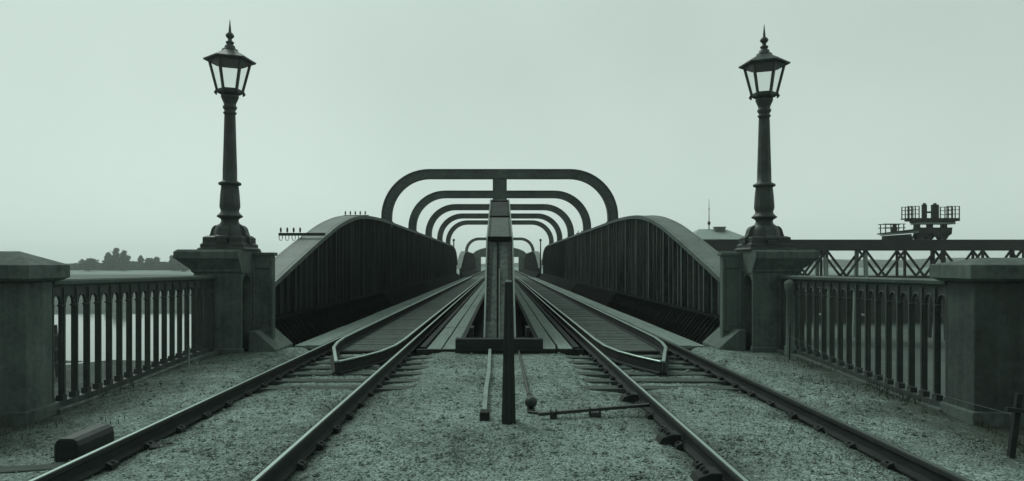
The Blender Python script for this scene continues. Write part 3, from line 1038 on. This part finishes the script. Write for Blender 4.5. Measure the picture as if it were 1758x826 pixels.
t = thing('throw_bar', (1.0, 7.3, -.14), 'dark iron throw bar lying across the gravel to the right inner rail', 'bar')
MB().beam((.40, 7.20, -.085), (1.60, 7.5, -.05), .05, .03).build('bar', M['iron'], t)
for u in (.13, .5):
    x, y = lerp(.40, 1.6, u), lerp(7.2, 7.5, u)
    q = .035 if u < .3 else .06
    MB().box(x - q, x + q, y - .05, y + .05, -.2, -.10).box(x - q, x - q + .012, y - .03, y + .03, -.12, -.04).box(x + q - .012, x + q, y - .03, y + .03, -.12, -.04).build('bar_guide', M['iron'], t)

# rounded iron box outside the left outer rail
t = thing('iron_box', (-3.53, 5.95, -.24), 'rounded top iron box lying outside the left outer rail', 'box')
pr = [(-3.63, -.28), (-3.63, -.02), (-3.615, .02), (-3.58, .042), (-3.48, .042), (-3.445, .02), (-3.43, -.02), (-3.43, -.28)]
MB().prism(pr, 1, 5.69, 6.22).build('box_body', M['iron'], t, bevel=.006)
MB().prism([(-3.612, -.26), (-3.612, -.025), (-3.60, .01), (-3.575, .025), (-3.485, .025), (-3.46, .01), (-3.448, -.025), (-3.448, -.26)], 1, 5.682, 5.689).build('end_plate', M['timber_dark'], t)
mb = MB().beam((-3.04, 6.08, -.15), (-2.66, 6.2, -.165), .15, .07)  # dark block added to stand in for a dark hollow by the rail
tag(mb.build('dark_hollow', M['timber_dark'], bevel=.01), 'dark hollow beside the left outer rail, made as a sunk dark block', 'block')
mb = MB().beam((-4.1, 5.42, -.185), (-3.28, 5.56, -.17), .17, .09)
tag(mb.build('timber_plank', M['sleeper'], bevel=.01), 'pale weathered plank end in the gravel in front of the iron box', 'plank')

# wooden stake with crosspiece, right foreground
t = thing('wooden_stake', (4.36, 5.95, -.3), 'short leaning wooden stake with crosspiece before the right end pier', 'stake')
MB().beam((4.33, 5.95, -.35), (4.42, 5.95, .36), .05, .035).build('stake_post', M['timber_dark'], t)
MB().beam((4.28, 5.91, .235), (4.62, 5.91, .20), .035, .035).build('crosspiece', M['timber_dark'], t)
# thin stakes and the wire
for x, y, h, lab, m_ in ((-4.45, 10.0, .36, 'thin pale stick standing in front of the left railing', 'pale_wood'), (4.6, 11.1, .55, 'thin dark stake standing before the right railing', 'timber_dark')):
    tag(MB().tube([(x, y, gz(x, y) - .1), (x + .01, y, gz(x, y) + h)], .010, 6).build('thin_stake', M[m_]), lab, 'stake')
wp = []
for i in range(25):
    u = i / 24
    x, y = lerp(4.6, 4.375, u), lerp(11.1, 5.95, u)
    wp.append((x, y, lerp(.32, .18, u) - .10 * math.sin(PI * u)))
tag(MB().tube(wp, .002, 5).build('slack_wire', M['flange']), 'slack thin wire strung between stakes along the right railing', 'wire')

# ------------------------------------------------------------------ left background: trees, mooring dolphin
def tree(px, top_y, wpx, d, conif, label, base_y=465.0):
    x = (px - 858) * d / 1200
    zb = far_z(x, d)
    H = EYE + (452 - top_y) * d / 1200 - zb
    W = wpx * d / 1200 / 2 * 1.06
    if conif: H *= 1.03
    name = 'conifer_tree' if conif else 'broadleaf_tree'
    t = thing(name, (x, d, zb), label, 'tree', 'trees beyond the water')
    tk = MB().tube([(x, d, zb - .3), (x + .1, d, zb + H * .35), (x + .05, d + .1, zb + H * .85)], [W * .1, W * .07, W * .02], 7)
    for k in range(7):
        a = rng.uniform(0, 2 * PI)
        h0 = zb + H * rng.uniform(.25, .7)
        l = W * rng.uniform(.4, .8)
        tk.tube([(x + .05, d, h0), (x + l * math.cos(a), d + l * math.sin(a), h0 + l * .7)], [W * .035, W * .012], 5)
    tk.build('trunk', M['bark'], t)
    cr = MB()
    clumps = []
    for k in range(22 if not conif else 26):
        if conif:
            u = rng.random()
            rad = W * (1 - u) ** .5 * rng.uniform(.1, .8)
            a = rng.uniform(0, 2 * PI)
            clumps.append((x + rad * math.cos(a), d + rad * math.sin(a), zb + H * (.10 + .80 * u), W * lerp(.52, .27, u)))
        else:
            a, ph = rng.uniform(0, 2 * PI), rng.uniform(-1, 1)
            rad = W * .72 * math.sqrt(max(0, 1 - ph * ph)) * rng.uniform(.5, 1)
            clumps.append((x + rad * math.cos(a), d + rad * math.sin(a), zb + H * (.55 + .33 * ph), W * rng.uniform(.32, .5)))
    for cx, cy, cz, r in clumps:
        for q in range(75):
            v = Vector((rng.gauss(0, 1), rng.gauss(0, 1), rng.gauss(0, 1))).normalized() * (r * rng.random() ** .4)
            p = Vector((cx, cy, cz)) + v
            if p.z > zb + H: continue
            sz = rng.uniform(.18, .38)
            a = Vector((rng.gauss(0, 1), rng.gauss(0, 1), rng.gauss(0, 1))).normalized()
            b = a.orthogonal().normalized()
            cr.add([p - a * sz, p + b * sz * .7, p + a * sz, p - b * sz * .7], [(0, 1, 2, 3)])
    cr.build('crown', M['leaf'], t, normals=False)


tree(152, 444, 30, 246, False, 'round isolated broadleaf tree at the left of the tree line')
tree(186, 434, 24, 252, True, 'left shoulder tree of the tall central clump beyond the water')
tree(199, 426, 28, 255, True, 'tallest tree of the clump beyond the water')
tree(213, 431, 28, 249, True, 'right hand tree of the tall central clump beyond the water')
tree(228, 449, 18, 262, False, 'low tree just right of the tall clump')
tree(242, 439, 16, 258, True, 'slim pointed tree between the tall clump and the low group')
tree(256, 443, 20, 254, False, 'left tree of the low group beyond the railing')
tree(269, 442, 20, 259, True, 'pointed tree of the low group beyond the railing')
tree(297, 438, 24, 250, True, 'tall tree close left of the left lamp pedestal')
tree(315, 447, 26, 244, False, 'bushy tree half behind the left lamp pedestal cap')
tree(168, 452, 22, 264, False, 'low dark tree between the round isolated tree and the tall clump')
tree(283, 450, 22, 262, False, 'low tree right of the pointed low group')
tree(128, 455, 24, 258, False, 'lowest tree, closest to the left end pier cap')
# hedge line
mb = MB()
for i in range(5200):
    x = rng.uniform(-168, -92)
    h = 1.2 + 1.5 * max(0, noise.noise((x * .11, 0, 3)) + .3) + .6 * noise.noise((x * .5, 1, 3))
    y = 262 + rng.uniform(-2, 2)
    z = far_z(x, y) + h * rng.random()
    sz = rng.uniform(.2, .45)
    a = Vector((rng.gauss(0, 1), rng.gauss(0, 1), rng.gauss(0, 1))).normalized()
    b = a.orthogonal().normalized()
    p = Vector((x, y, z))
    mb.add([p - a * sz, p + b * sz * .7, p + a * sz, p - b * sz * .7], [(0, 1, 2, 3)])
tag(mb.build('hedge', M['leaf'], normals=False), 'low continuous hedge under the trees beyond the water', 'hedge')

t = thing('mooring_dolphin', (-29.6, 46, -7), 'dark timber mooring post cluster in the water beside the left end pier', 'mooring post')
for k in range(4):
    a = k * PI / 2 + .4
    MB().tube([(-29.6 + .55 * math.cos(a), 46 + .55 * math.sin(a), -7.5), (-29.6 + .25 * math.cos(a), 46 + .25 * math.sin(a), -2.6 - .2 * k)], .17, 8).build('pile', M['timber_dark'], t)
for z in (-3.4, -4.3, -5.2):
    MB().lathe([(.62, z), (.66, z + .1), (.62, z + .2)], (-29.6, 46), 12).build('iron_band', M['iron'], t)

# ------------------------------------------------------------------ right background: crane viaduct, trolley crane, house
D = 60.0
t = thing('crane_viaduct', (34, D, -5), 'long lattice viaduct crossing behind the right railing, carrying a travelling crane', 'viaduct')
zt = EYE + 40 / 20.0
zb = EYE + 23 / 20.0
MB().box(15.5, 64, D - .9, D - .6, zb, zt - .12).box(15.5, 64, D + .6, D + .9, zb, zt - .12).box(15.5, 64, D - 1.0, D + 1.0, zt - .119, zt).box(15.5, 64, D - 1.0, D + 1.0, zb - .06, zb - .001).build('top_girder', M['truss'], t)
lc = EYE - 22 / 20.0
MB().box(15.5, 64, D - .95, D - .65, lc - .25, lc).box(15.5, 64, D + .65, D + .95, lc - .25, lc).box(15.5, 64, D - .649, D + .649, lc - .2, lc - .12).build('bottom_chord', M['truss'], t)
bay = 3.3
xs0 = 34.3 - bay * 6
for face in (-.8, .8):
    for k in range(15):
        x = xs0 + k * bay + (0.25 if face > 0 else 0)
        MB().beam((x - bay / 2, D + face, lc), (x, D + face, zb - .06), .12, .17).build('lattice_bar', M['truss'], t)
        MB().beam((x + bay / 2, D + face, lc), (x, D + face, zb - .06), .12, .17).build('lattice_bar', M['truss'], t)
        if k % 2 == 0:
            MB().box(x - .09, x + .09, D + face - .07, D + face + .07, lc, zb - .06).build('lattice_post', M['truss'], t)
for x, m_ in ((27.6, 'pale_iron'), (31.0, 'pale_iron'), (37.6, 'truss'), (44.5, 'truss'), (54, 'truss')):
    p = MB()
    for q in (-.7, .7):
        p.beam((x, D + q, zb - .07), (x, D + q * 1.7, -5.2), .26, .26)
    for z in (-1, -3):
        p.box(x - .08, x + .08, D - 1, D + 1, z, z + .15)
    p.build('support_leg', M[m_], t)

# travelling crane: pixel figures from the photo turned into metres at 60 m
def cx_(px): return (px - 858) / 20.0
def cz_(py): return EYE + (452 - py) / 20.0
t = thing('travelling_crane', (cx_(1598), D, zt), 'dark travelling crane with railed platform standing on the viaduct', 'crane')
MB().box(cx_(1559), cx_(1641), D - .55, D + .55, cz_(380), cz_(375)).box(cx_(1567), cx_(1634), D - .5, D + .5, cz_(382.5), cz_(380.2)).build('platform', M['truss'], t)
MB().box(cx_(1569), cx_(1634), D - .52, D + .52, cz_(385.4), cz_(382.7)).build('pale_beam', M['pale_iron'], t)
bd = MB()
bd.prism([(cx_(1572), cz_(391)), (cx_(1630), cz_(391)), (cx_(1629), cz_(402)), (cx_(1622), cz_(407)), (cx_(1580), cz_(407)), (cx_(1573), cz_(402))], 1, D - .4, D + .4)
for px in (1574, 1596, 1620):
    bd.box(cx_(px - 2.5), cx_(px + 2.5), D - .3, D + .3, cz_(391), cz_(385.5))
bd.build('machinery_body', M['truss'], t)
for px in (1577, 1593, 1617):
    for q in (-.33, .33):
        wv = [(cx_(px) + .3 * math.cos(PI * k / 8), zt + .3 + .3 * math.sin(PI * k / 8)) for k in range(16)]
        MB().prism(wv, 1, D + q - .07, D + q + .07).build('wheel', M['truss'], t)
for a, b in ((1583, 1590.5), (1599, 1611)):
    m2 = MB().box(cx_(a), cx_(b), D - .09, D + .09, cz_(374.9), cz_(351.5))
    m2.lathe([(.13, cz_(351.4)), (.13, cz_(349.5)), (.1, cz_(348.8))], (cx_((a + b) / 2), D), 10)
    m2.build('winch_post', M['truss'], t)
MB().box(cx_(1590.6), cx_(1598.9), D - .08, D + .08, cz_(366), cz_(363)).build('cross_tie', M['truss'], t)
for q in (-.45, .45):
    for px in (1553.5, 1559.5, 1566, 1572.5, 1620, 1628, 1634, 1641):
        MB().box(cx_(px) - .035, cx_(px) + .035, D + q - .03, D + q + .03, cz_(374.9), cz_(354.5)).build('handrail_post', M['truss'], t)
    for a, b in ((1553.5, 1573), (1619, 1641.5)):
        for py in (355, 361, 368):
            MB().box(cx_(a), cx_(b), D + q - .02, D + q + .02, cz_(py) - .025, cz_(py) + .025).build('handrail', M['truss'], t)
MB().box(cx_(1552), cx_(1558.9), D - .5, D + .5, cz_(377), cz_(375)).build('platform_end', M['truss'], t)
ja = MB().prism([(cx_(1511), cz_(400.5)), (cx_(1540), cz_(397)), (cx_(1573), cz_(393)), (cx_(1573), cz_(395.5)), (cx_(1540), cz_(399.5)), (cx_(1511), cz_(402.5))], 1, D - .5, D + .5)
ja.build('jib_deck', M['truss'], t)
MB().prism([(cx_(1514), cz_(402.7)), (cx_(1540), cz_(399.9)), (cx_(1572), cz_(395.9)), (cx_(1572), cz_(400)), (cx_(1540), cz_(402.5)), (cx_(1516), cz_(404.5))], 1, D - .45, D + .45).build('jib_side', M['pale_iron'], t)
MB().prism([(cx_(1518), cz_(405)), (cx_(1560), cz_(402)), (cx_(1563), cz_(412) + .02), (cx_(1518), cz_(412) + .02)], 1, D - .4, D + .4).build('counterweight', M['truss'], t)
for q in (-.4, .4):
    for px in (1516, 1534, 1547):
        MB().box(cx_(px) - .035, cx_(px) + .035, D + q - .03, D + q + .03, cz_(400.5 - (px - 1511) * .11), cz_(384.5)).build('handrail_post', M['truss'], t)
    for py in (385, 391.5):
        MB().box(cx_(1512), cx_(1550), D + q - .02, D + q + .02, cz_(py) - .03, cz_(py) + .03).build('handrail', M['truss'], t)
MB().lathe([(.25, cz_(398.2)), (.25, cz_(391)), (.12, cz_(388.5)), (.14, cz_(386))], (cx_(1535), D), 8).build('motor', M['truss'], t)

# house with pale hipped roof behind the viaduct
hy = 95.0
k = hy / 1200
hx = lambda px: (px - 858) * k
hz = lambda py: EYE + (452 - py) * k
t = thing('harbour_house', (hx(1237), hy + 4, -5), 'plain house with pale hipped roof and chimney rising behind the right girder', 'house')
MB().box(hx(1194), hx(1281), hy, hy + 8, -5.2, hz(413)).build('wall', M['plaster'], t)
rf = MB()
e = [(hx(1186), hy - .6, hz(411)), (hx(1289), hy - .6, hz(411)), (hx(1289), hy + 8.6, hz(411)), (hx(1186), hy + 8.6, hz(411))]
e2 = [(x, y, z - .25) for x, y, z in e]
rg_ = [(hx(1214), hy + 4, hz(391)), (hx(1262), hy + 4, hz(391))]
rf.add(e + rg_ + e2, [(0, 1, 5, 4), (1, 2, 5), (2, 3, 4, 5), (3, 0, 4), (0, 6, 7, 1), (1, 7, 8, 2), (2, 8, 9, 3), (3, 9, 6, 0), (6, 9, 8, 7)])
roof = rf.build('roof', M['slate'], t)
MB().box(hx(1239), hx(1256), hy + 2.6, hy + 3.6, hz(398), hz(389.5)).box(hx(1238), hx(1257), hy + 2.5, hy + 3.7, hz(389.4), hz(387.5)).build('chimney', M['stone'], roof)
for px in (1202, 1220, 1240, 1260):
    for z in (-3.5, 0.2):
        wf = MB().box(hx(px), hx(px + 9), hy - .05, hy + .02, z, z + 1.5).build('window', M['pale_iron'], t)
        MB().box(hx(px) + .08, hx(px + 9) - .08, hy - .062, hy - .052, z + .08, z + 1.42).build('pane', M['timber_dark'], wf)
t = thing('roof_mast', (hx(1232), hy + 3.9, hz(394)), 'thin flag mast rising from the pale roof', 'mast')
MB().tube([(hx(1232), hy + 3.9, hz(394)), (hx(1232), hy + 3.9, hz(365)), (hx(1232), hy + 3.9, hz(337))], [.09, .06, .025], 8).build('pole', M['truss'], t)
MB().lathe([(.08, hz(384)), (.22, hz(382)), (.22, hz(379)), (.08, hz(377))], (hx(1232), hy + 3.9), 10).build('collar', M['truss'], t)
MB().box(hx(1230.3), hx(1233.7), hy + 3.86, hy + 3.94, hz(355) - .04, hz(355) + .04).build('yard', M['truss'], t)

# long low shed beyond the right railing
t = thing('quay_shed', (44, 78, -5), 'long low shed on the quay glimpsed through the right railing', 'shed')
MB().box(20, 76, 76, 84, -5.2, -1.6).build('wall', M['shed'], t)
MB().prism([(75.3, -1.65), (80, -.3), (84.7, -1.65), (84.7, -1.5), (80, -.1), (75.3, -1.5)], 0, 19.5, 76.5).build('roof', M['hill'], t)
for x in range(23, 74, 7):
    MB().box(x, x + 3, 75.93, 76.02, -5.1, -2.4).build('door', M['timber_dark'], t)

# ------------------------------------------------------------------ air, light, camera
hm = bpy.data.materials.new('haze_air')
hm.use_nodes = True
n_ = hm.node_tree
n_.nodes.clear()
ho = n_.nodes.new('ShaderNodeOutputMaterial')
hv = n_.nodes.new('ShaderNodeVolumePrincipled')
hv.inputs['Color'].default_value = (0.93, 1.0, 0.96, 1)
hv.inputs['Density'].default_value = 0.0008
hv.inputs['Anisotropy'].default_value = 0.75
n_.links.new(hv.outputs[0], ho.inputs['Volume'])
tag(MB().box(-620, 620, -80, 640, -8, 14).build('haze', hm), kind='stuff')

EL, AZ = math.radians(48), math.radians(-35)
W = bpy.data.worlds.new('World')
S.world = W
W.use_nodes = True
N, L = W.node_tree.nodes, W.node_tree.links
bg = N['Background']
bg.inputs['Strength'].default_value = 0.1
sky = N.new('ShaderNodeTexSky')
sky.sky_type = 'NISHITA'
sky.sun_disc = False
sky.sun_elevation = EL
sky.sun_rotation = AZ
sky.dust_density = 4
bw = N.new('ShaderNodeRGBToBW')
L.new(sky.outputs[0], bw.inputs[0])
tn = N.new('ShaderNodeMix'); tn.data_type = 'RGBA'; tn.blend_type = 'MULTIPLY'; tn.inputs[0].default_value = 1
tn.inputs[7].default_value = (0.84, 1.0, 0.94, 1)
L.new(bw.outputs[0], tn.inputs[6])
tc = N.new('ShaderNodeTexCoord')
cn = N.new('ShaderNodeTexNoise'); cn.inputs['Scale'].default_value = 3.0; cn.inputs['Detail'].default_value = 4
L.new(tc.outputs['Generated'], cn.inputs['Vector'])
cr = N.new('ShaderNodeValToRGB')
cr.color_ramp.elements[0].position = .3
cr.color_ramp.elements[0].color = (0.805, 0.985, 0.905, 1)
cr.color_ramp.elements[1].position = .7
cr.color_ramp.elements[1].color = (0.885, 1.07, 0.99, 1)
L.new(cn.outputs[0], cr.inputs[0])
sc = N.new('ShaderNodeVectorMath'); sc.operation = 'SCALE'; sc.inputs['Scale'].default_value = 6.0
L.new(cr.outputs[0], sc.inputs[0])
mxs = N.new('ShaderNodeMix'); mxs.data_type = 'RGBA'; mxs.inputs[0].default_value = 0.88     # cloud cover
L.new(tn.outputs[2], mxs.inputs[6])
L.new(sc.outputs[0], mxs.inputs[7])
sep = N.new('ShaderNodeSeparateXYZ')
L.new(tc.outputs['Generated'], sep.inputs[0])
side = N.new('ShaderNodeMapRange')          # overcast is brighter on the sun's side of the sky
side.interpolation_type = 'SMOOTHSTEP'
side.inputs[1].default_value = -0.75
side.inputs[2].default_value = 0.35
side.inputs[3].default_value = 0.5
side.inputs[4].default_value = 1.0
L.new(sep.outputs[1], side.inputs[0])
low = N.new('ShaderNodeMapRange')
low.interpolation_type = 'SMOOTHSTEP'
low.inputs[1].default_value = 0.0
low.inputs[2].default_value = 0.30
low.inputs[3].default_value = 1.22
low.inputs[4].default_value = 1.08
L.new(sep.outputs[2], low.inputs[0])
pr_ = N.new('ShaderNodeMath'); pr_.operation = 'MULTIPLY'
L.new(side.outputs[0], pr_.inputs[0]); L.new(low.outputs[0], pr_.inputs[1])
fin = N.new('ShaderNodeVectorMath'); fin.operation = 'SCALE'
L.new(mxs.outputs[2], fin.inputs[0]); L.new(pr_.outputs[0], fin.inputs['Scale'])
L.new(fin.outputs[0], bg.inputs['Color'])

sl = bpy.data.lights.new('sun', 'SUN')
sl.energy = 1.1
sl.angle = math.radians(20)
sl.color = (0.88, 1.0, 0.93)
so = bpy.data.objects.new('sun', sl)
COL.objects.link(so)
dv = Vector((math.sin(AZ) * math.cos(EL), math.cos(AZ) * math.cos(EL), math.sin(EL)))
so.rotation_euler = (-dv).to_track_quat('-Z', 'Y').to_euler()
so.location = (-20, 20, 30)

cam = bpy.data.cameras.new('camera')
cam.sensor_width = 36
cam.lens = 36 * 1200 / 1758
cam.shift_x = 21 / 1758
cam.shift_y = 39 / 1758
cam.clip_start = 0.05
cam.clip_end = 8000
co = bpy.data.objects.new('camera', cam)
COL.objects.link(co)
co.location = (0, 0, EYE)
co.rotation_euler = (PI / 2, 0, 0)
S.camera = co

S.view_settings.view_transform = 'Standard'
S.view_settings.look = 'None'
S.view_settings.exposure = 0
S.view_settings.gamma = 1
S.view_settings.use_curve_mapping = False
S.cycles.max_bounces = 8
S.cycles.volume_bounces = 2
S.cycles.transparent_max_bounces = 16
